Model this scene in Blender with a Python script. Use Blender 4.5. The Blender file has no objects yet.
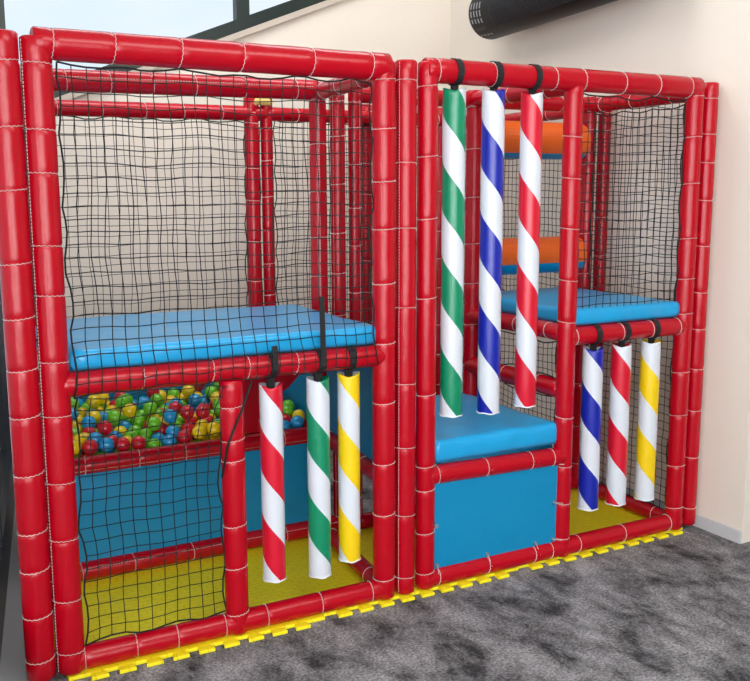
import bpy, math, random
from mathutils import Vector, Matrix, noise
random.seed(7)
PI = math.pi
C = bpy.context.scene.collection
sc = bpy.context.scene

# ---------------------------------------------------------------- materials
def srgb(r, g, b):
    f = lambda c: (c/255/12.92) if c/255 <= .04045 else ((c/255+.055)/1.055)**2.4
    return (f(r), f(g), f(b), 1)

def mat(name, col, rough=.5, metal=0, spec=.5, coat=0, trans=0):
    m = bpy.data.materials.new(name); m.use_nodes = True
    b = m.node_tree.nodes['Principled BSDF']
    b.inputs['Base Color'].default_value = col
    b.inputs['Roughness'].default_value = rough
    b.inputs['Metallic'].default_value = metal
    b.inputs['Specular IOR Level'].default_value = spec
    b.inputs['Coat Weight'].default_value = coat
    b.inputs['Coat Roughness'].default_value = .15
    b.inputs['Transmission Weight'].default_value = trans
    return m

def nodes(m): return m.node_tree.nodes, m.node_tree.links, m.node_tree.nodes['Principled BSDF']

def add_bump(m, scale, strength, dist=.01, detail=3, stretch=(1, 1, 1)):
    n, l, b = nodes(m)
    tc = n.new('ShaderNodeTexCoord'); mp = n.new('ShaderNodeMapping'); mp.inputs['Scale'].default_value = stretch
    nz = n.new('ShaderNodeTexNoise'); nz.inputs['Scale'].default_value = scale; nz.inputs['Detail'].default_value = detail
    bp = n.new('ShaderNodeBump'); bp.inputs['Strength'].default_value = strength; bp.inputs['Distance'].default_value = dist
    l.new(tc.outputs['Object'], mp.inputs['Vector']); l.new(mp.outputs[0], nz.inputs['Vector'])
    l.new(nz.outputs[0], bp.inputs['Height']); l.new(bp.outputs[0], b.inputs['Normal'])
    return m

M_red = add_bump(mat('red_vinyl', srgb(176, 0, 24), .27, spec=.38, coat=.1), 9, .35, .012, 3, (1, 1, .6))
M_thread = mat('white_thread', srgb(225, 215, 210), .8)
M_blue = add_bump(mat('blue_vinyl', srgb(0, 132, 180), .42), 4, .35, .03)
M_pad = add_bump(mat('light_blue_vinyl', srgb(22, 156, 212), .36, coat=.2), 4, .4, .03)
M_cord = mat('black_cord', srgb(14, 14, 16), .85)
M_strap = add_bump(mat('black_webbing', srgb(20, 20, 22), .8), 200, .3, .002)
M_white = mat('white_vinyl', srgb(226, 230, 236), .35, coat=.2)
M_orange = mat('orange_vinyl', srgb(226, 98, 28), .4)
M_metal = mat('metal', srgb(170, 170, 172), .3, metal=1)
M_foam = mat('yellow_foam', srgb(235, 205, 120), .9)
M_black = mat('black_metal', srgb(9, 9, 10), .5, spec=.3)
M_grille = mat('grille_grey', srgb(70, 70, 74), .5, metal=.6)
M_slot = mat('slot_grey', srgb(150, 150, 152), .5)
M_frame = mat('dark_green_frame', srgb(8, 30, 26), .35)
M_anth = mat('anthracite_frame', srgb(24, 32, 42), .35)
M_sill = add_bump(mat('sill_stone', srgb(190, 178, 164), .8), 60, .4, .004)
M_grey = add_bump(mat('grey_sill', srgb(178, 180, 180), .8), 80, .4, .003)
M_base = mat('baseboard_grey', srgb(196, 198, 200), .5)
M_wall = add_bump(mat('cream_plaster', srgb(228, 219, 206), .85), 90, .35, .004, 5)
M_ceil = mat('ceiling_paint', srgb(225, 222, 216), .9)
M_glass = mat('glass', (1, 1, 1, 1), 0, trans=1); nodes(M_glass)[2].inputs['IOR'].default_value = 1.05

BALL = {'red': mat('red_plastic', srgb(205, 22, 40), .3, coat=.3), 'yellow': mat('yellow_plastic', srgb(240, 205, 10), .3, coat=.3),
        'green': mat('green_plastic', srgb(110, 195, 30), .3, coat=.3), 'blue': mat('blue_plastic', srgb(30, 150, 205), .3, coat=.3)}

def stripe(name, col, pitch):
    m = mat(name, col, .33, coat=.25); n, l, b = nodes(m)
    tc = n.new('ShaderNodeTexCoord'); sp = n.new('ShaderNodeSeparateXYZ'); l.new(tc.outputs['Object'], sp.inputs[0])
    def mth(op, a, bb=None):
        q = n.new('ShaderNodeMath'); q.operation = op
        for i, v in enumerate((a, bb)):
            if v is None: continue
            if isinstance(v, (int, float)): q.inputs[i].default_value = v
            else: l.new(v, q.inputs[i])
        return q.outputs[0]
    an = mth('DIVIDE', mth('ARCTAN2', sp.outputs[1], sp.outputs[0]), 2*PI)
    fr = mth('FRACT', mth('ADD', mth('ADD', an, mth('DIVIDE', sp.outputs[2], pitch)), 20.0))
    lt = mth('LESS_THAN', fr, .5)
    mx = n.new('ShaderNodeMix'); mx.data_type = 'RGBA'
    l.new(lt, mx.inputs[0]); mx.inputs[6].default_value = srgb(212, 217, 225); mx.inputs[7].default_value = col
    l.new(mx.outputs[2], b.inputs['Base Color']); return m
M_stripe = {(c, p): stripe(c+'_spiral', srgb(*v), p) for c, v in (('red', (205, 12, 44)), ('green', (0, 132, 92)), ('yellow', (236, 200, 10)), ('blue', (16, 32, 156))) for p in (.355, .385)}

def carpet():
    m = mat('grey_mottled_carpet', srgb(90, 88, 90), .95, spec=.1); n, l, b = nodes(m)
    tc = n.new('ShaderNodeTexCoord')
    mp = n.new('ShaderNodeMapping'); mp.inputs['Scale'].default_value = (1.5, .95, 1); mp.inputs['Rotation'].default_value = (0, 0, .15)
    a = n.new('ShaderNodeTexNoise'); a.inputs['Scale'].default_value = 3.7; a.inputs['Detail'].default_value = 9; a.inputs['Roughness'].default_value = .72; a.inputs['Distortion'].default_value = .25
    cr = n.new('ShaderNodeValToRGB'); e = cr.color_ramp.elements
    e[0].position = .38; e[0].color = srgb(62, 61, 63); e[1].position = .64; e[1].color = srgb(158, 157, 159)
    f = n.new('ShaderNodeTexNoise'); f.inputs['Scale'].default_value = 95; f.inputs['Detail'].default_value = 3
    fr = n.new('ShaderNodeMapRange'); fr.inputs[1].default_value = .3; fr.inputs[2].default_value = .7; fr.inputs[3].default_value = .45; fr.inputs[4].default_value = 1.5
    mx = n.new('ShaderNodeMix'); mx.data_type = 'RGBA'; mx.blend_type = 'MULTIPLY'; mx.inputs[0].default_value = 1
    l.new(tc.outputs['Object'], mp.inputs[0]); l.new(mp.outputs[0], a.inputs['Vector']); l.new(tc.outputs['Object'], f.inputs['Vector'])
    l.new(a.outputs[0], cr.inputs[0]); l.new(cr.outputs[0], mx.inputs[6]); l.new(f.outputs[0], fr.inputs[0]); l.new(fr.outputs[0], mx.inputs[7])
    l.new(mx.outputs[2], b.inputs['Base Color'])
    bp = n.new('ShaderNodeBump'); bp.inputs['Strength'].default_value = .6; bp.inputs['Distance'].default_value = .006
    l.new(f.outputs[0], bp.inputs['Height']); l.new(bp.outputs[0], b.inputs['Normal'])
    return m
M_carpet = carpet()

def eva():
    m = mat('yellow_foam_mat', srgb(226, 206, 16), .55); n, l, b = nodes(m)
    tc = n.new('ShaderNodeTexCoord'); br = n.new('ShaderNodeTexBrick')
    br.inputs['Scale'].default_value = 1; br.offset = .5
    br.inputs['Color1'].default_value = (1, 1, 1, 1); br.inputs['Color2'].default_value = (.75, .75, .75, 1); br.inputs['Mortar'].default_value = (0, 0, 0, 1)
    br.inputs['Mortar Size'].default_value = .004; br.inputs['Mortar Smooth'].default_value = .6
    br.inputs['Brick Width'].default_value = .06; br.inputs['Row Height'].default_value = .03
    l.new(tc.outputs['Object'], br.inputs['Vector'])
    mx = n.new('ShaderNodeMix'); mx.data_type = 'RGBA'
    mx.inputs[6].default_value = srgb(240, 222, 12); mx.inputs[7].default_value = srgb(255, 240, 26)
    l.new(br.outputs[0], mx.inputs[0]); l.new(mx.outputs[2], b.inputs['Base Color'])
    bp = n.new('ShaderNodeBump'); bp.inputs['Strength'].default_value = .5; bp.inputs['Distance'].default_value = .003
    l.new(br.outputs[0], bp.inputs['Height']); l.new(bp.outputs[0], b.inputs['Normal'])
    return m
M_eva = eva()

# ---------------------------------------------------------------- mesh helpers
class MB:
    def __init__(s): s.v = []; s.f = []; s.mi = []
    def add(s, vs, fs, mi=0):
        k = len(s.v); s.v += [tuple(v) for v in vs]
        for f in fs: s.f.append(tuple(i+k for i in f)); s.mi.append(mi)
    def box(s, a, b, mi=0):
        x0, y0, z0 = a; x1, y1, z1 = b
        s.add([(x0, y0, z0), (x1, y0, z0), (x1, y1, z0), (x0, y1, z0), (x0, y0, z1), (x1, y0, z1), (x1, y1, z1), (x0, y1, z1)],
              [(0, 3, 2, 1), (4, 5, 6, 7), (0, 1, 5, 4), (1, 2, 6, 5), (2, 3, 7, 6), (3, 0, 4, 7)], mi)
    def tube(s, pts, r, n=12, closed=False, caps=True, mi=0):
        pts = [Vector(p) for p in pts]; N = len(pts); k0 = len(s.v); vs = []
        t0 = (pts[1]-pts[0]).normalized()
        up = Vector((0, 0, 1)) if abs(t0.z) < .9 else Vector((1, 0, 0))
        u = t0.cross(up).normalized()
        for i, p in enumerate(pts):
            if closed: t = pts[(i+1) % N]-pts[i-1]
            else: t = pts[min(i+1, N-1)]-pts[max(i-1, 0)]
            t.normalize(); u = (u-t*u.dot(t)).normalized(); w = t.cross(u)
            rr = r(i) if callable(r) else r
            for j in range(n):
                a = 2*PI*j/n; vs.append(p+(u*math.cos(a)+w*math.sin(a))*rr)
        fs = []
        for i in range(N if closed else N-1):
            for j in range(n):
                a = i*n+j; b = i*n+(j+1) % n; c = ((i+1) % N)*n+(j+1) % n; d = ((i+1) % N)*n+j
                fs.append((a, b, c, d))
        if caps and not closed:
            fs.append(tuple(reversed(range(n)))); fs.append(tuple((N-1)*n+j for j in range(n)))
        s.add(vs, fs, mi)
    def build(s, name, mats, parent=None, smooth=True, loc=None, bevel=0):
        me = bpy.data.meshes.new(name); me.from_pydata(s.v, [], s.f)
        for m in (mats if isinstance(mats, (list, tuple)) else [mats]): me.materials.append(m)
        me.polygons.foreach_set('material_index', s.mi)
        if smooth:
            me.polygons.foreach_set('use_smooth', [len(f) <= 4 for f in s.f])
        me.update()
        o = bpy.data.objects.new(name, me); C.objects.link(o)
        if parent: o.parent = parent
        if loc: o.location = loc
        if bevel:
            b = o.modifiers.new('bevel', 'BEVEL'); b.width = bevel; b.segments = 3; b.limit_method = 'ANGLE'
        return o

def tag(o, label=None, cat=None, group=None, kind=None):
    if label: o['label'] = label
    if cat: o['category'] = cat
    if group: o['group'] = group
    if kind: o['kind'] = kind
    return o
def thing(name, loc, label, cat, group=None):
    o = bpy.data.objects.new(name, None); o.empty_display_size = .1; C.objects.link(o); o.location = loc
    return tag(o, label, cat, group)
def struct(o): o['kind'] = 'structure'; return o

# ---------------------------------------------------------------- play frame
FR = Vector((1.5, .8, 0))
frame = thing('soft_play_frame', FR, 'large red padded soft play frame with black netting standing against the cream wall', 'play frame')
def L(p): return Vector(p)-FR

def padded(a, b, r, cuts, name, seam=None, rad_cuts=True, squash=0):
    """vinyl covered tube from a to b; cuts = distances along it where a white stitched ring pinches it"""
    a = Vector(a); b = Vector(b); d = (b-a); ln = d.length; d.normalize()
    cuts = sorted(c for c in cuts if .004 < c < ln-.004)
    ts = {0, .006, ln-.006, ln}
    for c in cuts: ts |= {c-.03, c-.012, c-.004, c, c+.004, c+.012, c+.03}
    k = int(ln/.04)
    for i in range(1, k): ts.add(ln*i/k)
    ts = sorted(t for t in ts if 0 <= t <= ln)
    seed = Vector((random.random()*50, 0, 0))
    def rad(t):
        q = 1.0
        for c in cuts:
            e = abs(t-c)
            if e < .05: q -= .055*math.exp(-(e/.007)**2)
        if t < .004 or t > ln-.004: q *= .86
        return r*(q+.012*noise.noise(seed+Vector((0, t*9, 0))))
    up = Vector((0, 0, 1)) if abs(d.z) < .9 else Vector((0, -1, 0))
    u = d.cross(up).normalized(); w = d.cross(u)
    n = 20; m = MB(); vs = []
    for t in ts:
        c = L(a+d*t); rr = rad(t)
        for j in range(n):
            an = 2*PI*j/n
            k2 = rr*(1+.014*noise.noise(seed+Vector((math.cos(an)*1.5, t*14, math.sin(an)*1.5))))
            vs.append(c+(u*math.cos(an)+w*math.sin(an))*k2)
    fs = []
    for i in range(len(ts)-1):
        for j in range(n): fs.append((i*n+j, i*n+(j+1) % n, (i+1)*n+(j+1) % n, (i+1)*n+j))
    fs += [tuple(reversed(range(n))), tuple((len(ts)-1)*n+j for j in range(n))]
    m.add(vs, fs)
    s = m
    for c in cuts:
        pts = []; q = 36
        for j in range(q):
            an = 2*PI*j/q; sag = .004*math.sin(an+seed.x)
            p = a+d*(c+sag+(.0016 if j % 2 else -.0016)); rr = r*.955+.0012
            pts.append(L(p)+(u*math.cos(an)+w*math.sin(an))*rr)
        s.tube(pts, .0014, 3, closed=True, mi=1)
    if seam is not None:
        sd = Vector(seam).normalized(); st = .012
        for i in range(int(ln/st)-1):
            t = .01+i*st
            p1 = L(a+d*t)+sd*(rad(t)+.0008); p2 = L(a+d*(t+st*.7))+sd*(rad(t+st*.7)+.0008)
            s.tube([p1, p2], .0012, 3, mi=1)
    return m.build(name, [M_red, M_thread], frame)

def post(x, y, r, cuts=None, z0=.02, z1=2.235, seam=None):
    if cuts is None:
        c = random.uniform(.1, .2); cuts = []
        while c < z1-.05: cuts.append(c); c += random.uniform(.17, .25)
        cuts.append(z1-.08)
    return padded((x, y, z0), (x, y, z1), r, [c-z0 for c in cuts], 'post', seam)
def rail(a, b, r, cuts=None, seam=None):
    ln = (Vector(b)-Vector(a)).length
    if cuts is None:
        c = random.uniform(.08, .2); cuts = []
        while c < ln-.05: cuts.append(c); c += random.uniform(.2, .28)
    return padded(a, b, r, cuts, 'rail', seam)

Lz = [2.147, 1.935, 1.794, 1.554, 1.386, 1.157, .968, .729, .521, .294, .096]
post(0, 0, .0505, Lz, seam=(-1, -.35, 0))
post(-.104, .0, .051, [2.153, 1.945, 1.742, 1.501, 1.318, 1.142, .98, .777, .569, .43, .26, .095], z1=2.245)
post(1.3, 0, .0475, [2.167, 1.978, 1.773, 1.585, 1.366, 1.122, .873, .614, .394, .107])
post(1.402, .0, .044, [2.165, 1.844, 1.583, 1.259, .938, .665, .368, .09], seam=(-1, -.45, 0), z1=2.245)
post(1.504, 0, .0425, [2.151, 1.873, 1.621, 1.294, .884, .571, .465, .273, .091], z1=2.245)
post(2.26, 0, .043, [1.97, 1.788, 1.565, 1.332, 1.142, .695, .462, .282, .111], z1=2.19)
post(3.0, 0, .0445, [2.172, 1.983, 1.763, 1.5, 1.302, 1.13, .836, .617, .354, .134])
post(3.112, .01, .041, [2.173, 2.004, 1.868, 1.686, 1.463, 1.232, 1.048, .845, .63, .385, .115], z1=2.245)
post(.638, 0, .046, [.93, .80, .72, .46, .29, .10], z1=1.035)
# inner row
post(.065, .79, .040); post(1.383, .79, .041, seam=(-.3, -1, 0)); post(1.487, .79, .036, seam=(-1, -.5, 0)); post(1.579, .79, .032, seam=(.4, -1, 0))
post(2.246, .75, .040); post(3.008, .75, .040, seam=(.2, -1, 0)); post(3.12, .75, .036)
# back row
post(.14, 1.6, .038); post(1.365, 1.6, .041); post(1.453, 1.6, .034); post(2.124, 1.7, .036); post(2.64, 1.7, .036); post(3.0, 1.7, .036)

# front rails
T = [.048, .248, .478, .706, .982, 1.231, 1.54, 1.815, 2.136, 2.297, 2.53, 2.739, 2.944]
padded((-.012, 0, 2.215), (1.32, 0, 2.213), .053, [t+.012 for t in T if t < 1.3], 'rail')
padded((1.485, 0, 2.213), (3.02, 0, 2.215), .050, [t-1.485 for t in T if t > 1.5], 'rail')
B = [.048, .237, .393, .584, .759, .997, 1.23, 1.559, 1.825, 2.086, 2.186, 2.355, 2.641, 2.945]
padded((-.03, 0, .056), (1.33, 0, .056), .044, [t+.03 for t in B if t < 1.3], 'rail')
padded((1.49, 0, .056), (3.03, 0, .056), .043, [t-1.49 for t in B if t > 1.5], 'rail')
padded((.0, 0, 1.073), (1.3, 0, 1.07), .045, [.30, .56, .70, .9, 1.14], 'rail')
padded((2.26, 0, 1.07), (3.0, 0, 1.07), .043, [.04, .32, .51, .69], 'rail')
padded((1.507, 0, .522), (2.26, 0, .508), .042, [.052, .308, .555, .68], 'rail')
# inner and back rails
rail((.065, .79, 2.185), (1.383, .79, 2.20), .046, [.17, .35, .53, .72, .95, 1.2], seam=(0, -1, .25))
rail((1.579, .79, 2.19), (3.008, .75, 2.19), .04)
rail((2.246, .75, 1.07), (3.008, .75, 1.07), .04)
rail((1.487, .79, .6), (2.246, .75, .6), .036)
rail((.14, 1.6, 2.14), (1.453, 1.6, 2.15), .04, [.2, .42, .64, .84, 1.05])
rail((1.453, 1.6, 2.15), (3.0, 1.7, 2.16), .038)
rail((.065, .79, .545), (1.383, .79, .545), .04, seam=(0, -1, -.4)); rail((.065, .79, .062), (1.487, .79, .062), .043, seam=(0, -1, .5))
rail((1.579, .77, .055), (3.008, .75, .055), .04)
rail((.14, 1.6, 1.05), (1.365, 1.6, 1.05), .036)
# depth rails
for z in (2.19, 1.07, .545, .055): rail((1.3, 0.02, z), (1.383, .79, z), .038)
for z in (2.18, 1.07, .055): rail((.02, .02, z), (.065, .79, z), .036)
for z in (2.16, .545): rail((.065, .79, z), (.14, 1.6, z), .036)
for z in (1.05, .545): rail((1.383, .79, z), (1.365, 1.6, z), .036)
for z, r in ((2.19, .04), (1.085, .040), (.82, .045), (.055, .04)): rail((2.26, .02, z), (2.246, .75, z), r)
for z in (2.19, 1.07, .055): rail((3.0, .02, z), (3.008, .75, z), .04)
rail((3.008, .75, 2.17), (3.0, 1.7, 2.16), .036)
f = MB(); f.tube([L((1.37, 1.57, 2.195)), L((1.385, 1.57, 2.215)), L((1.44, 1.57, 2.217)), L((1.475, 1.57, 2.2))], lambda i: (.012, .024, .026, .01)[i], 10)
tag(f.build('foam_end', M_foam, frame), 'bare pale yellow foam end of a rail')

# vinyl panels with eyelets
def panel(o, u, v, w, h, name, m, eyes=(), wr=.006, seed=0):
    o, u, v = Vector(o), Vector(u), Vector(v); nrm = u.cross(v); nu, nv = 26, 16
    mb = MB(); vs = []
    for side in (1, -1):
        for i in range(nu+1):
            for j in range(nv+1):
                a, b = i/nu, j/nv
                e = min(1, 6*min(a, 1-a, b, 1-b))
                q = noise.noise(Vector((a*3+seed, b*3, a*b*4)))*wr*e
                q += .004*e*math.sin(9*(a-b)+seed)*max(0, 1-3*b)
                vs.append(L(o+u*w*a+v*h*b+nrm*(q+.0015*side)))
    K = (nu+1)*(nv+1); fs = []
    for i in range(nu):
        for j in range(nv):
            a = i*(nv+1)+j; fs.append((a, a+nv+1, a+nv+2, a+1)); fs.append((K+a, K+a+1, K+a+nv+2, K+a+nv+1))
    mb.add(vs, fs); p = mb.build(name, m, frame)
    if eyes:
        for a, b, da, db in eyes:
            e = MB(); th = MB()
            c = L(o+u*w*a+v*h*b); ring = [c+(u*math.cos(t)+v*math.sin(t))*.0075+nrm*.005 for t in [k*PI/5 for k in range(10)]]
            e.tube(ring, .0028, 6, closed=True)
            th.tube([c+nrm*.004, c+u*da*.5+v*db*.5+nrm*.018, c+u*da+v*db+nrm*.03], .0013, 4)
            e.build('eyelet', M_metal, p); th.build('lacing', M_thread, p)
    return p
panel((1.54, -.012, .09), (1, 0, 0), (0, 0, 1), .685, .40, 'vinyl_panel', M_blue,
      [(.03, .05, -.01, -.03), (.42, .05, .01, -.05), (.82, .05, .01, -.05), (.97, .05, .03, 0), (.97, .5, .03, 0), (.02, .5, -.03, 0), (.42, .98, 0, .03), (.8, .98, 0, .03), (.97, .97, .03, 0)])
panel((.08, .79, .09), (1, 0, 0), (0, 0, 1), 1.33, .43, 'vinyl_panel', M_blue, wr=.008, seed=4)
panel((.15, 1.58, .46), (1, 0, 0), (0, 0, 1), 1.19, .56, 'vinyl_panel', M_blue, seed=6)
panel((.085, .83, .46), (.07, .74, 0), (0, 0, 1), .98, .5, 'vinyl_panel', M_blue, seed=7)
panel((1.375, .83, .46), (-.01, .75, 0), (0, 0, 1), .98, .5, 'vinyl_panel', M_blue, seed=8)
panel((1.31, .07, .58), (.09, .7, 0), (0, 0, 1), .98, .45, 'vinyl_panel', M_blue, seed=9)
b = MB(); b.box(L((.10, .83, .415)), L((1.35, 1.57, .442))); tag(b.build('pit_deck', M_blue, frame))
# red gusset across the upper corner of the ball pit opening
g = MB(); out = [(.97, .875), (1.263, .862), (1.20, .80), (1.12, .755), (1.075, .72), (1.045, .66), (1.04, .60), (.97, .60)]
k = len(out); g.add([L((x, .775, z)) for x, z in out]+[L((x, .772-.008, z)) for x, z in out],
      [tuple(range(k)), tuple(reversed(range(k, 2*k)))]+[(i, i+k, (i+1) % k+k, (i+1) % k) for i in range(k)])
g.build('gusset', M_red, frame, smooth=False)
g = MB(); out = [(1.0, .86), (1.37, .85), (1.37, .90), (1.0, .90)]
g.tube([L((.97, .775, .885)), L((1.37, .775, .872))], .012, 8); g.build('gusset', M_red, frame)
rail((.065, .79, 1.03), (1.383, .79, 1.03), .036)

# rollers
def roller(z):
    m = MB(); n = 32; r = .098; xs = [(2.30, .0), (2.30, r*.8), (2.306, r*.95), (2.32, r), (2.93, r), (2.944, r*.95), (2.95, r*.8), (2.95, 0)]
    vs = []
    for x, rr in xs:
        for j in range(n):
            a = 2*PI*j/n; vs.append(L((x, .75+math.cos(a)*rr, z+math.sin(a)*rr)))
    K = len(xs)
    for i in range(K-1):
        for j in range(n):
            # orange half looks up and forward, blue half down and back
            a = 2*PI*(j+.5)/n; mi = 0 if math.sin(a)*.92-math.cos(a)*.4 > -.12+(0 if z > 1.7 else .1) else 1
            if z > 1.7 and math.sin(a) < -.72: mi = 1
            elif z > 1.7 and math.cos(a) < .3: mi = 0
            m.add([vs[i*n+j], vs[i*n+(j+1) % n], vs[(i+1)*n+(j+1) % n], vs[(i+1)*n+j]], [(0, 1, 2, 3)], mi)
    o = m.build('roller', [M_orange, M_blue], frame)
    tag(o, 'orange and blue padded roller')
roller(1.995); roller(1.385)

# nets
def net(fn, w, h, cell, r=.0021, border='LRBT', sc_amp=.015, jit=.006, seed=0, tie=.22):
    """fn(a,b) -> world point for a in 0..w, b in 0..h"""
    nu = max(2, round(w/cell)); nv = max(2, round(h/cell)); m = MB()
    P = {}
    for i in range(nu+1):
        for j in range(nv+1):
            a = w*i/nu; b = h*j/nv
            j1 = noise.noise(Vector((a*5+seed, b*5, 1)))*jit*2+random.uniform(-1, 1)*jit*.25
            j2 = noise.noise(Vector((a*5+seed, b*5, 7)))*jit*2+random.uniform(-1, 1)*jit*.25
            def sca(t, x): return sc_amp*abs(math.sin(PI*x/tie))*math.exp(-t/.05)
            a2 = a+j1+sca(a, b)-sca(w-a, b); b2 = b+j2+sca(b, a)-sca(h-b, a)
            P[i, j] = L(fn(a2, b2))
    for i in range(nu+1):
        if (i == 0 and 'L' in border) or (i == nu and 'R' in border): m.tube([P[i, j] for j in range(nv+1)], .0034, 5)
        else: m.tube([P[i, j] for j in range(nv+1)], r, 3, caps=False)
    for j in range(nv+1):
        if (j == 0 and 'B' in border) or (j == nv and 'T' in border): m.tube([P[i, j] for i in range(nu+1)], .0034, 5)
        else: m.tube([P[i, j] for i in range(nu+1)], r, 3, caps=False)
    return m.build('net', M_cord, frame)
def bulge(z): return -.052*math.exp(-((z-1.09)/.12)**2)
net(lambda a, b: (.055+a, bulge(1.03+b)-.002, 1.03+b), 1.195, 1.13, .048, seed=1, border='LRT')
net(lambda a, b: (.055+a*(1 if b < .7 else 1+.09*(b-.7)/.2), bulge(.1+b)-.002, .1+b), .54, .93, .05, seed=2, border='LRB')
net(lambda a, b: (2.30+a, .004, 1.12+b), .655, 1.04, .043, seed=3)
net(lambda a, b: (.17+a, 1.6, .55+b), 1.16, 1.56, .05, r=.0018, seed=4)
net(lambda a, b: (1.5+a, 1.62+a*.05, .3+b), 1.47, 1.82, .036, r=.002, seed=5)
net(lambda a, b: (3.0, .05+a, 1.1+b), .66, 1.04, .043, seed=6)
net(lambda a, b: (3.0, .80+a, 1.1+b), .86, .98, .039, r=.0022, seed=11)
net(lambda a, b: (3.0, .05+a, .09+b), .66, .93, .043, seed=7)
net(lambda a, b: (2.255, .05+a, .09+b), .66, .69, .034, r=.0018, seed=8)
net(lambda a, b: (2.255, .05+a, .86+b), .66, .18, .034, r=.0018, seed=8)
net(lambda a, b: (.02+a*.06, .05+a, 1.1+b), .70, 1.04, .048, seed=9)
net(lambda a, b: (.07+.09*a, .83+a, 1.0+b), .72, 1.12, .05, seed=10)
m = MB(); m.tube([L(p) for p in ((.70, -.055, 1.03), (.66, -.06, .93), (.60, -.056, .80), (.585, -.02, .66))], .0045, 6)
tag(m.build('edge_cord', M_strap, frame))

# ---------------------------------------------------------------- pads on the platforms
def pad(x0, x1, y0, y1, z0, z1, label, seed, cat='mat'):
    nx, ny, nz = 24, 18, 5; cx, cy = (x0+x1)/2, (y0+y1)/2; m = MB(); vs = []; idx = {}
    def pt(i, j, k):
        a, b, c = i/nx, j/ny, k/nz
        x = x0+(x1-x0)*a; y = y0+(y1-y0)*b; z = z0+(z1-z0)*c
        if k == nz: z += .006*noise.noise(Vector((a*4+seed, b*4, 0)))+.004*math.sin(PI*a)*math.sin(PI*b)
        e = .010*(2*c-1)**4
        if i == 0: x += e
        if i == nx: x -= e
        if j == 0: y += e-.004*math.sin(a*22+seed)*math.sin(PI*c)
        if j == ny: y -= e
        return Vector((x-cx, y-cy, z-z0))
    def V(i, j, k):
        if (i, j, k) not in idx: idx[i, j, k] = len(vs); vs.append(pt(i, j, k))
        return idx[i, j, k]
    fs = []
    for i in range(nx):
        for j in range(ny):
            fs.append((V(i, j, nz), V(i+1, j, nz), V(i+1, j+1, nz), V(i, j+1, nz))); fs.append((V(i, j, 0), V(i, j+1, 0), V(i+1, j+1, 0), V(i+1, j, 0)))
    for k in range(nz):
        for i in range(nx):
            fs.append((V(i, 0, k), V(i+1, 0, k), V(i+1, 0, k+1), V(i, 0, k+1))); fs.append((V(i, ny, k), V(i, ny, k+1), V(i+1, ny, k+1), V(i+1, ny, k)))
        for j in range(ny):
            fs.append((V(0, j, k), V(0, j, k+1), V(0, j+1, k+1), V(0, j+1, k))); fs.append((V(nx, j, k), V(nx, j+1, k), V(nx, j+1, k+1), V(nx, j, k+1)))
    m.add(vs, fs); o = m.build('platform_pad', M_pad, loc=(cx, cy, z0))
    return tag(o, label, cat)
pad(.055, 1.27, -.015, .86, 1.120, 1.192, 'long blue vinyl pad on the upper platform above the ball pit', 1)
pad(2.29, 2.965, -.01, .84, 1.118, 1.192, 'blue vinyl pad on the upper platform behind the right netting', 5)
pad(1.555, 2.235, -.005, .80, .568, .664, 'low blue vinyl step pad behind the blue front panel', 9)
b = MB(); b.box(L((.04, .03, 1.085)), L((1.29, .83, 1.118))); b.build('platform_board', M_blue, frame)
b = MB(); b.box(L((2.29, .03, 1.075)), L((2.97, .82, 1.116))); b.build('platform_board', M_red, frame)
b = MB(); b.box(L((1.55, .03, .53)), L((2.22, .78, .566))); b.build('platform_board', M_blue, frame)

# ---------------------------------------------------------------- yellow floor mats
def floor_mat(x0, x1, y0, tl, label):
    y1 = .83; out = [(x0, y0)]
    k = math.ceil((x0-.045)/.1); 
    while True:
        c = k*.1-.015; k += 1
        if c-.035 < x0: continue
        if c+.035 > x1: break
        out += [(c-.024, y0), (c-.032, y0-tl), (c+.032, y0-tl), (c+.024, y0)]
    out += [(x1, y0), (x1, y1), (x0, y1)]
    K = len(out); cx = (x0+x1)/2; m = MB()
    m.add([(x-cx, y, 0) for x, y in out]+[(x-cx, y, .014) for x, y in out],
          [tuple(reversed(range(K))), tuple(range(K, 2*K))]+[(i, (i+1) % K, (i+1) % K+K, i+K) for i in range(K)])
    o = m.build('floor_mat', M_eva, smooth=False, loc=(cx, 0, .001), bevel=.0025); return tag(o, label, 'mat')
floor_mat(-.02, .998, -.050, .036, 'yellow foam floor mat with toothed edge under the ball pit side')
floor_mat(1.002, 1.998, -.024, .042, 'yellow foam floor mat edge below the blue front panel and middle posts')
floor_mat(2.002, 3.06, -.012, .044, 'yellow foam floor mat at the wall end under the blue, red and yellow hanging tubes')

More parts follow.
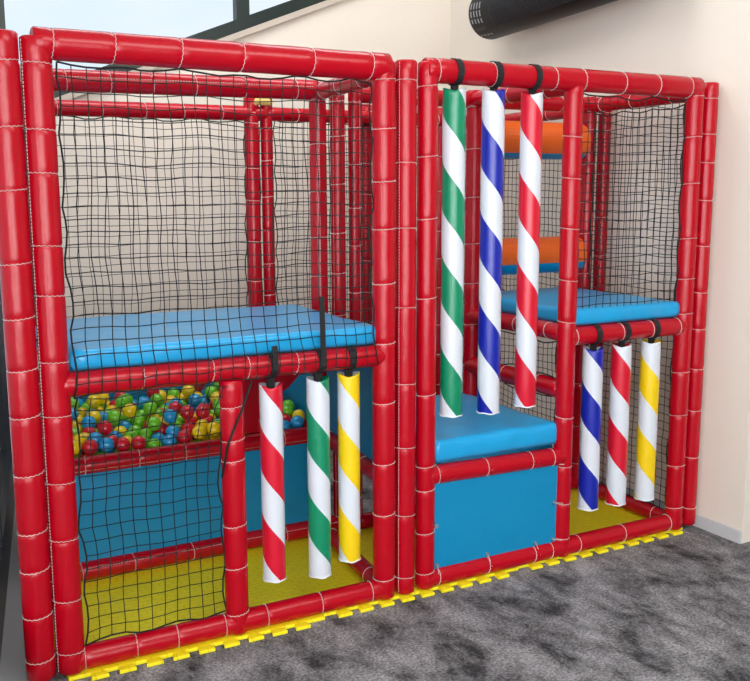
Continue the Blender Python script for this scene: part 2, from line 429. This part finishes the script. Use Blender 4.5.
# ---------------------------------------------------------------- hanging striped tubes
CAM = Vector((-.54574, -3.31922, 1.74289))
def hang(x, ztop, zbot, r, colour, ztband, zr, rr, label, group, tail=0):
    root = thing('hanging_tube', (x, 0, zbot), label, 'hanging tube', group)
    h = ztop-zbot; pitch = .385 if h > 1 else .355; n = 36; m = MB(); vs = []
    prof = [(0, 0), (0, .9), (.004, .98), (.010, 1.0)]+[(h*i/12, 1+.01*math.sin(i*1.7+x*9)) for i in range(1, 12)]+[(h-.03, 1.0), (h-.012, 1.0), (h, 1.01), (h-.004, .97), (h-.03, .9), (h-.03, 0)]
    K = len(prof)
    th = math.atan2(CAM.y, CAM.x-x); phi = th+2*PI*((ztband-zbot)/pitch-.5)
    tw = random.uniform(-.5, .5)
    for i, (z, q) in enumerate(prof):
        t = max(0, 1-(h-z)/.05) if i < K-1 else 1
        for j in range(n):
            a = 2*PI*j/n; sq = 1-.13*t*abs(math.sin(a-phi*0+th-PI/2+tw)); wv = 1+.05*t*math.cos(4*(a+phi))
            zz = z-(.014*t*(1-abs(math.cos(a+phi-th-PI/2)))*(1 if i > 5 else 0))
            vs.append((math.cos(a)*r*q*wv, math.sin(a)*r*q*wv, zz))
    fs = []
    for i in range(K-1):
        for j in range(n): fs.append((i*n+j, i*n+(j+1) % n, (i+1)*n+(j+1) % n, (i+1)*n+j))
    m.add(vs, fs); t = m.build('tube', M_stripe[colour, pitch], root); t.rotation_euler.z = phi
    e = MB(); ring = [(math.cos(a)*r*.985, math.sin(a)*r*.985, .004+.002*math.sin(5*a+x)) for a in [2*PI*k/28 for k in range(28)]]
    e.tube(ring, .0035, 6, closed=True); tag(e.build('bottom_seam', M_white, root), 'white hem round the bottom')
    s = MB(); w = .015
    def ribbon(pts, w=w, th=.0015):
        vs = []
        for i, p in enumerate(pts):
            a = pts[max(i-1, 0)]; b = pts[min(i+1, len(pts)-1)]; tt = (Vector(b)-Vector(a)).normalized(); nn = Vector((0, tt.z, -tt.y)).normalized()*th
            p = Vector(p); vs += [p+Vector((-w, 0, 0))+nn, p+Vector((w, 0, 0))+nn, p+Vector((w, 0, 0))-nn, p+Vector((-w, 0, 0))-nn]
        fs = []
        for i in range(len(pts)-1):
            for k in range(4): a = i*4+k; b2 = i*4+(k+1) % 4; fs.append((a, b2, b2+4, a+4))
        s.add(vs, fs)
    zc = zr-zbot
    pts = [(0, -.004, h-.03), (0, -.006, zc-rr-.004)]
    pts += [(0, -(rr+.004)*math.sin(a), zc-(rr+.004)*math.cos(a)) for a in [2*PI*k/20 for k in range(1, 20)]]
    pts += [(0, .006, zc-rr-.004), (0, .004, h-.03)]
    ribbon(pts)
    if tail: ribbon([(0, -rr-.008, zc-.01), (0, -rr-.010, zc+.06), (0.002, -rr*.9, zc+tail)], w=.011)
    s.build('strap', M_strap, root, smooth=False)
    return root
gl, gm, gr = 'striped tubes in the left opening', 'long striped tubes in the middle bay', 'striped tubes in the right opening'
hang(.799, 1.003, .202, .0455, 'red', .415, 1.072, .0445, 'red and white spiral striped tube hanging beside the ball pit netting', gl, .08)
hang(1.0, 1.008, .178, .046, 'green', .472, 1.071, .0445, 'short green and white spiral striped tube hanging in front of the ball pit', gl, .26)
hang(1.137, 1.014, .218, .045, 'yellow', .40, 1.071, .0445, 'yellow and white spiral striped tube hanging left of the triple posts', gl)
hang(1.632, 2.150, .775, .048, 'green', 1.775, 2.213, .049, 'long green and white spiral striped tube hanging from the top rail over the blue step', gm)
hang(1.828, 2.155, .765, .049, 'blue', 1.955, 2.214, .049, 'long blue and white spiral striped tube hanging from the top rail', gm)
hang(2.030, 2.150, .772, .048, 'red', 1.74, 2.214, .049, 'long red and white spiral striped tube hanging from the top rail', gm)
hang(2.424, 1.012, .222, .0485, 'blue', .785, 1.07, .043, 'short blue and white spiral striped tube hanging under the right platform', gr)
hang(2.600, 1.014, .217, .0485, 'red', .60, 1.07, .043, 'short red and white spiral striped tube hanging under the right platform', gr)
hang(2.790, 1.016, .211, .0485, 'yellow', .53, 1.07, .043, 'yellow and white spiral striped tube hanging under the right platform nearest the wall', gr)

# ---------------------------------------------------------------- balls
def ballmesh(nm, m):
    mb = MB(); n, k = 16, 10; vs = [(0, 0, -.035)]
    for i in range(1, k):
        ph = -PI/2+PI*i/k
        for j in range(n): vs.append((math.cos(ph)*math.cos(2*PI*j/n)*.035, math.cos(ph)*math.sin(2*PI*j/n)*.035, math.sin(ph)*.035))
    vs.append((0, 0, .035)); fs = [(0, 1+(j+1) % n, 1+j) for j in range(n)]
    for i in range(k-2):
        for j in range(n): a = 1+i*n+j; b = 1+i*n+(j+1) % n; fs.append((a, b, b+n, a+n))
    t = len(vs)-1; fs += [(t, t-n+j, t-n+(j+1) % n) for j in range(n)]
    mb.add(vs, fs); return mb, m
first = {}
cols = list(BALL)
def place_ball(p, c):
    if c not in first:
        mb, m = ballmesh(c, BALL[c]); o = mb.build('plastic_ball', m)
        tag(o, {'red': 'red', 'yellow': 'yellow', 'green': 'lime green', 'blue': 'light blue'}[c]+' plastic ball heaped in the ball pit', 'ball', c+' balls in the ball pit'); first[c] = o
    else:
        o = first[c].copy(); C.objects.link(o)
    o.location = p
rows = 11
for j in range(rows):
    y = .872+j*.0655
    for i in range(17):
        x = .135+i*.0722+(.036 if j % 2 else 0)
        z = .595+.016*math.sin(i*.8+j*.6)+.004*j
        place_ball((x+random.uniform(-.001, .001), y, z+random.uniform(-.010, .010)), random.choice(cols))
# a few heaped on top
for i in range(40):
    j = random.choice(range(1, 9, 1)); a = i
top = []
for tries in range(900):
    x = random.uniform(.15, 1.3); y = random.uniform(.93, 1.5)
    if all((x-a)**2+(y-b)**2 > .076**2 for a, b in top) and len(top) < 46: top.append((x, y))
for x, y in top:
    zz = .595+.016*math.sin((x-.135)/.0722*.8+(y-.872)/.0655*.6)+.004*(y-.872)/.0655
    place_ball((x, y, zz+.06), random.choice(cols))
lo = MB()
for lay, z in ((0, .478), (1, .536)):
    for j in range(9+1):
        for i in range(16):
            x = .15+i*.0745+(.037 if (j+lay) % 2 else 0); y = .885+j*.068
            b, _ = ballmesh('', None); lo.add([(vx+x, vy+y, vz+z) for vx, vy, vz in b.v], b.f, random.randrange(4))
tag(lo.build('plastic_ball_layer', [BALL[c] for c in cols]), 'mixed coloured plastic balls under the top layer of the ball pit', 'balls', kind='stuff')

# ---------------------------------------------------------------- room shell
XW, YB = 3.168, 2.40
m = MB(); m.box((-4.5, -8, -.1), (7, YB+.3, 0)); struct(m.build('floor', M_carpet, smooth=False))
m = MB(); m.box((XW, -.29, 0), (XW+.35, YB+.3, 4)); struct(m.build('wall_right', M_wall, smooth=False))
m = MB(); m.box((XW-.014, -.292, 0), (XW, YB, .066)); struct(m.build('baseboard_right', M_base, smooth=False, bevel=.003))
m = MB(); m.box((-4.5, -8, 4.0), (7, YB+.3, 4.1)); struct(m.build('ceiling', M_ceil, smooth=False))
m = MB(); m.box((-4.5, -8.2, 0), (7, -8, 4)); struct(m.build('wall_front', M_wall, smooth=False))
m = MB(); m.box((6.8, -8, 0), (7, -.29, 4)); struct(m.build('wall_side', M_wall, smooth=False))
# back wall with a raked window
poly = [(-.4, 0), (XW, 0), (XW, 4), (2.6, 4), (2.6, 3.10), (0.0, 2.065), (0.0, 4), (-.4, 4)]
K = len(poly); m = MB()
m.add([(x, YB, z) for x, z in poly]+[(x, YB+.3, z) for x, z in poly], [tuple(range(K)), tuple(reversed(range(K, 2*K)))]+[(i, i+K, (i+1) % K+K, (i+1) % K) for i in range(K)])
struct(m.build('wall_back', M_wall, smooth=False))
def bar(mb, a, b, w, y0, y1):
    a = Vector(a); b = Vector(b); d = (b-a).normalized(); n = Vector((-d.y, d.x))*w
    q = [a, b, b+n, a+n]; mb.add([(p.x, y0, p.y) for p in q]+[(p.x, y1, p.y) for p in q], [(0, 1, 2, 3), (7, 6, 5, 4), (0, 4, 5, 1), (1, 5, 6, 2), (2, 6, 7, 3), (3, 7, 4, 0)])
win = struct(bpy.data.objects.new('window_1', None)); C.objects.link(win); win.location = (0, YB, 0)
def wf(build, name, mt):
    mb = MB(); build(mb); o = mb.build(name, mt, win, smooth=False); o.location = (0, -YB, 0); return o
wf(lambda q: bar(q, (-.02, 2.055), (2.62, 3.107), .075, YB-.02, YB+.06), 'window_frame', M_frame)
wf(lambda q: q.box((1.59, YB-.015, 2.72), (1.675, YB+.05, 4)), 'mullion', M_frame)
wf(lambda q: q.box((.17, YB-.015, 2.13), (.24, YB+.05, 4)), 'mullion', M_frame)
wf(lambda q: bar(q, (-.02, 2.02), (2.62, 3.072), .035, YB-.045, YB+.02), 'window_sill', M_sill)
wf(lambda q: q.add([(-.02, YB+.03, 2.06), (2.62, YB+.03, 3.11), (2.62, YB+.03, 4), (-.02, YB+.03, 4), (-.02, YB+.036, 2.06), (2.62, YB+.036, 3.11), (2.62, YB+.036, 4), (-.02, YB+.036, 4)],
   [(0, 1, 2, 3), (7, 6, 5, 4), (0, 4, 5, 1), (1, 5, 6, 2), (2, 6, 7, 3), (3, 7, 4, 0)]), 'pane', M_glass)
# glazed left wall, running at a slight angle beside the frame
dL = Vector((.163, .987, 0)).normalized(); p0 = Vector((-.186, .404, 0)); nL = Vector((-dL.y, dL.x, 0))
wl = struct(bpy.data.objects.new('window_2', None)); C.objects.link(wl); wl.location = p0
def lbox(name, s0, s1, t0, t1, z0, z1, mt, par=None):
    vs = []
    for z in (z0, z1):
        for s, t in ((s0, t0), (s1, t0), (s1, t1), (s0, t1)): vs.append(dL*s+nL*t+Vector((0, 0, z)))
    mb = MB(); mb.add(vs, [(0, 3, 2, 1), (4, 5, 6, 7), (0, 1, 5, 4), (1, 2, 6, 5), (2, 3, 7, 6), (3, 0, 4, 7)])
    return mb.build(name, mt, par, smooth=False) if par else mb.build(name, mt, smooth=False, loc=p0)
s0, s1 = -6.2, 2.0
lbox('window_frame', s0, s1, 0, .08, 0, .26, M_anth, wl)
lbox('window_frame', s0, s1, .0, .08, 3.9, 4.0, M_anth, wl)
for s in (-6.2, -4.7, -3.2, .35, 1.9): lbox('mullion', s, s+.07, 0, .08, .26, 3.9, M_anth, wl)
lbox('pane', s0, s1, .035, .041, .26, 3.9, M_glass, wl)
struct(lbox('trim_1', s0, s1, -.13, 0, 0, .0006, M_grey))

# ---------------------------------------------------------------- heater on the wall
hx, hz = 2.955, 2.83; y0, y1 = .25, 1.665
ht = thing('wall_heater', (hx, (y0+y1)/2, hz), 'black cylindrical heater with slotted end mounted high on the cream wall', 'heater')
R = .148; m = MB(); n = 40; prof = [(y1, 0), (y1, R*.86), (y1-.008, R*.95), (y1-.03, R), (y0+.03, R), (y0+.008, R*.95), (y0, R*.86), (y0, 0)]
yc = (y0+y1)/2; vs = [(math.cos(2*PI*j/n)*r, y-yc, math.sin(2*PI*j/n)*r) for y, r in prof for j in range(n)]
m.add(vs, [(i*n+j, i*n+(j+1) % n, (i+1)*n+(j+1) % n, (i+1)*n+j) for i in range(len(prof)-1) for j in range(n)])
m.build('housing', M_black, ht)
def arc(mb, y, a0, a1, w, rr, th=.002):
    """curved patch on the housing: angle a measured from -X towards -Z"""
    q = 8; vs = []
    for k in range(q+1):
        a = a0+(a1-a0)*k/q
        for s in (-w, w):
            for r2 in (rr-.004, rr+th): vs.append((-math.cos(a)*r2, y-yc+s, -math.sin(a)*r2))
    fs = []
    for k in range(q):
        b = k*4; fs += [(b, b+4, b+6, b+2), (b+1, b+3, b+7, b+5), (b, b+1, b+5, b+4), (b+2, b+6, b+7, b+3)]
    fs += [(0, 2, 3, 1), (q*4, q*4+1, q*4+3, q*4+2)]
    mb.add(vs, fs)
for k, y in enumerate((1.62, 1.59, 1.56, 1.53)):
    for a0, a1, ww in ((-.35, -.1, .0045), (-.02, .22, .0045), (.30, .48, .0045), (1.05, 1.15, .006)):
        m = MB(); arc(m, y, a0+.02*k, a1+.02*k, ww, R, .0012); m.build('vent_slot', M_slot, ht, smooth=False)
m = MB()
for a in [.02+.075*k for k in range(12)]: arc(m, .86, a, a+.012, .58, R, .004)
for k in range(56): arc(m, .30+.0205*k, .02, .86, .002, R, .0035)
m.build('grille', M_grille, ht, smooth=False)
m = MB(); arc(m, 1.575, .72, .86, .05, R, .001); m.build('badge', M_grille, ht, smooth=False)
for y in (.5, 1.45):
    m = MB(); m.box((.10, y-yc-.03, -.03), (XW-hx-.008, y-yc+.03, .03)); m.box((XW-hx-.012, y-yc-.05, -.07), (XW-hx, y-yc+.05, .07)); m.build('bracket', M_black, ht, smooth=False)
ht.rotation_euler.x = -.045

# ---------------------------------------------------------------- light
w = bpy.data.worlds.new('sky'); sc.world = w; w.use_nodes = True
n, l = w.node_tree.nodes, w.node_tree.links; bg = n['Background']
tc = n.new('ShaderNodeTexCoord'); nz = n.new('ShaderNodeTexNoise'); nz.inputs['Scale'].default_value = 2.2; nz.inputs['Detail'].default_value = 5
mp = n.new('ShaderNodeMapping'); mp.inputs['Scale'].default_value = (1, 1, 2.5); l.new(tc.outputs['Generated'], mp.inputs[0]); l.new(mp.outputs[0], nz.inputs['Vector'])
cr = n.new('ShaderNodeValToRGB'); e = cr.color_ramp.elements
e[0].position = .35; e[0].color = srgb(205, 228, 248); e[1].position = .65; e[1].color = srgb(240, 246, 252)
l.new(nz.outputs[0], cr.inputs[0]); l.new(cr.outputs[0], bg.inputs['Color']); bg.inputs['Strength'].default_value = 1.2
def area(name, loc, to, sx, sy, power, col=(1, 1, 1)):
    d = bpy.data.lights.new(name, 'AREA'); d.shape = 'RECTANGLE'; d.size = sx; d.size_y = sy; d.energy = power; d.color = col
    o = bpy.data.objects.new(name, d); C.objects.link(o); o.location = loc
    o.rotation_euler = (Vector(to)-Vector(loc)).to_track_quat('-Z', 'Y').to_euler(); return o
area('daylight_left_window', (-1.05, -3.6, 1.8), (2.0, -.8, 1.0), 3.2, 3.0, 180, (.97, .98, 1))
area('fill_overhead', (1.6, -2.6, 3.9), (1.7, 0, .9), 2.6, 1.6, 90, (1, .975, .94))  # added overhead fill lamp; the ceiling above it has no opening
area('fill_front', (-.2, -7.2, 1.7), (1.6, 0, .6), 4.5, 2.6, 170, (.98, .985, 1))  # unseen fill behind the camera, added to brighten the frame interior
area('fill_back_wall', (1.1, 1.0, 3.9), (1.6, 2.2, .9), 2.8, .8, 65, (.97, .98, 1))  # extra lamp under the ceiling, added to lift the back wall

# ---------------------------------------------------------------- camera
cd = bpy.data.cameras.new('camera'); cam = bpy.data.objects.new('camera', cd); C.objects.link(cam); sc.camera = cam
cd.sensor_width = 36; cd.sensor_fit = 'HORIZONTAL'; cd.lens = 938.03*36/750; cd.clip_start = .05
fw = Vector((.4715776, .86726513, -.15957996)); rt = Vector((.87835952, -.47799598, -.00209658)); up = Vector((.07809687, .13917987, .98718278))
cam.matrix_world = Matrix(((rt.x, up.x, -fw.x, CAM.x), (rt.y, up.y, -fw.y, CAM.y), (rt.z, up.z, -fw.z, CAM.z), (0, 0, 0, 1)))
sc.view_settings.view_transform = 'Standard'; sc.view_settings.look = 'None'; sc.view_settings.gamma = 1
sc.view_settings.use_curve_mapping = False; sc.view_settings.exposure = -.13
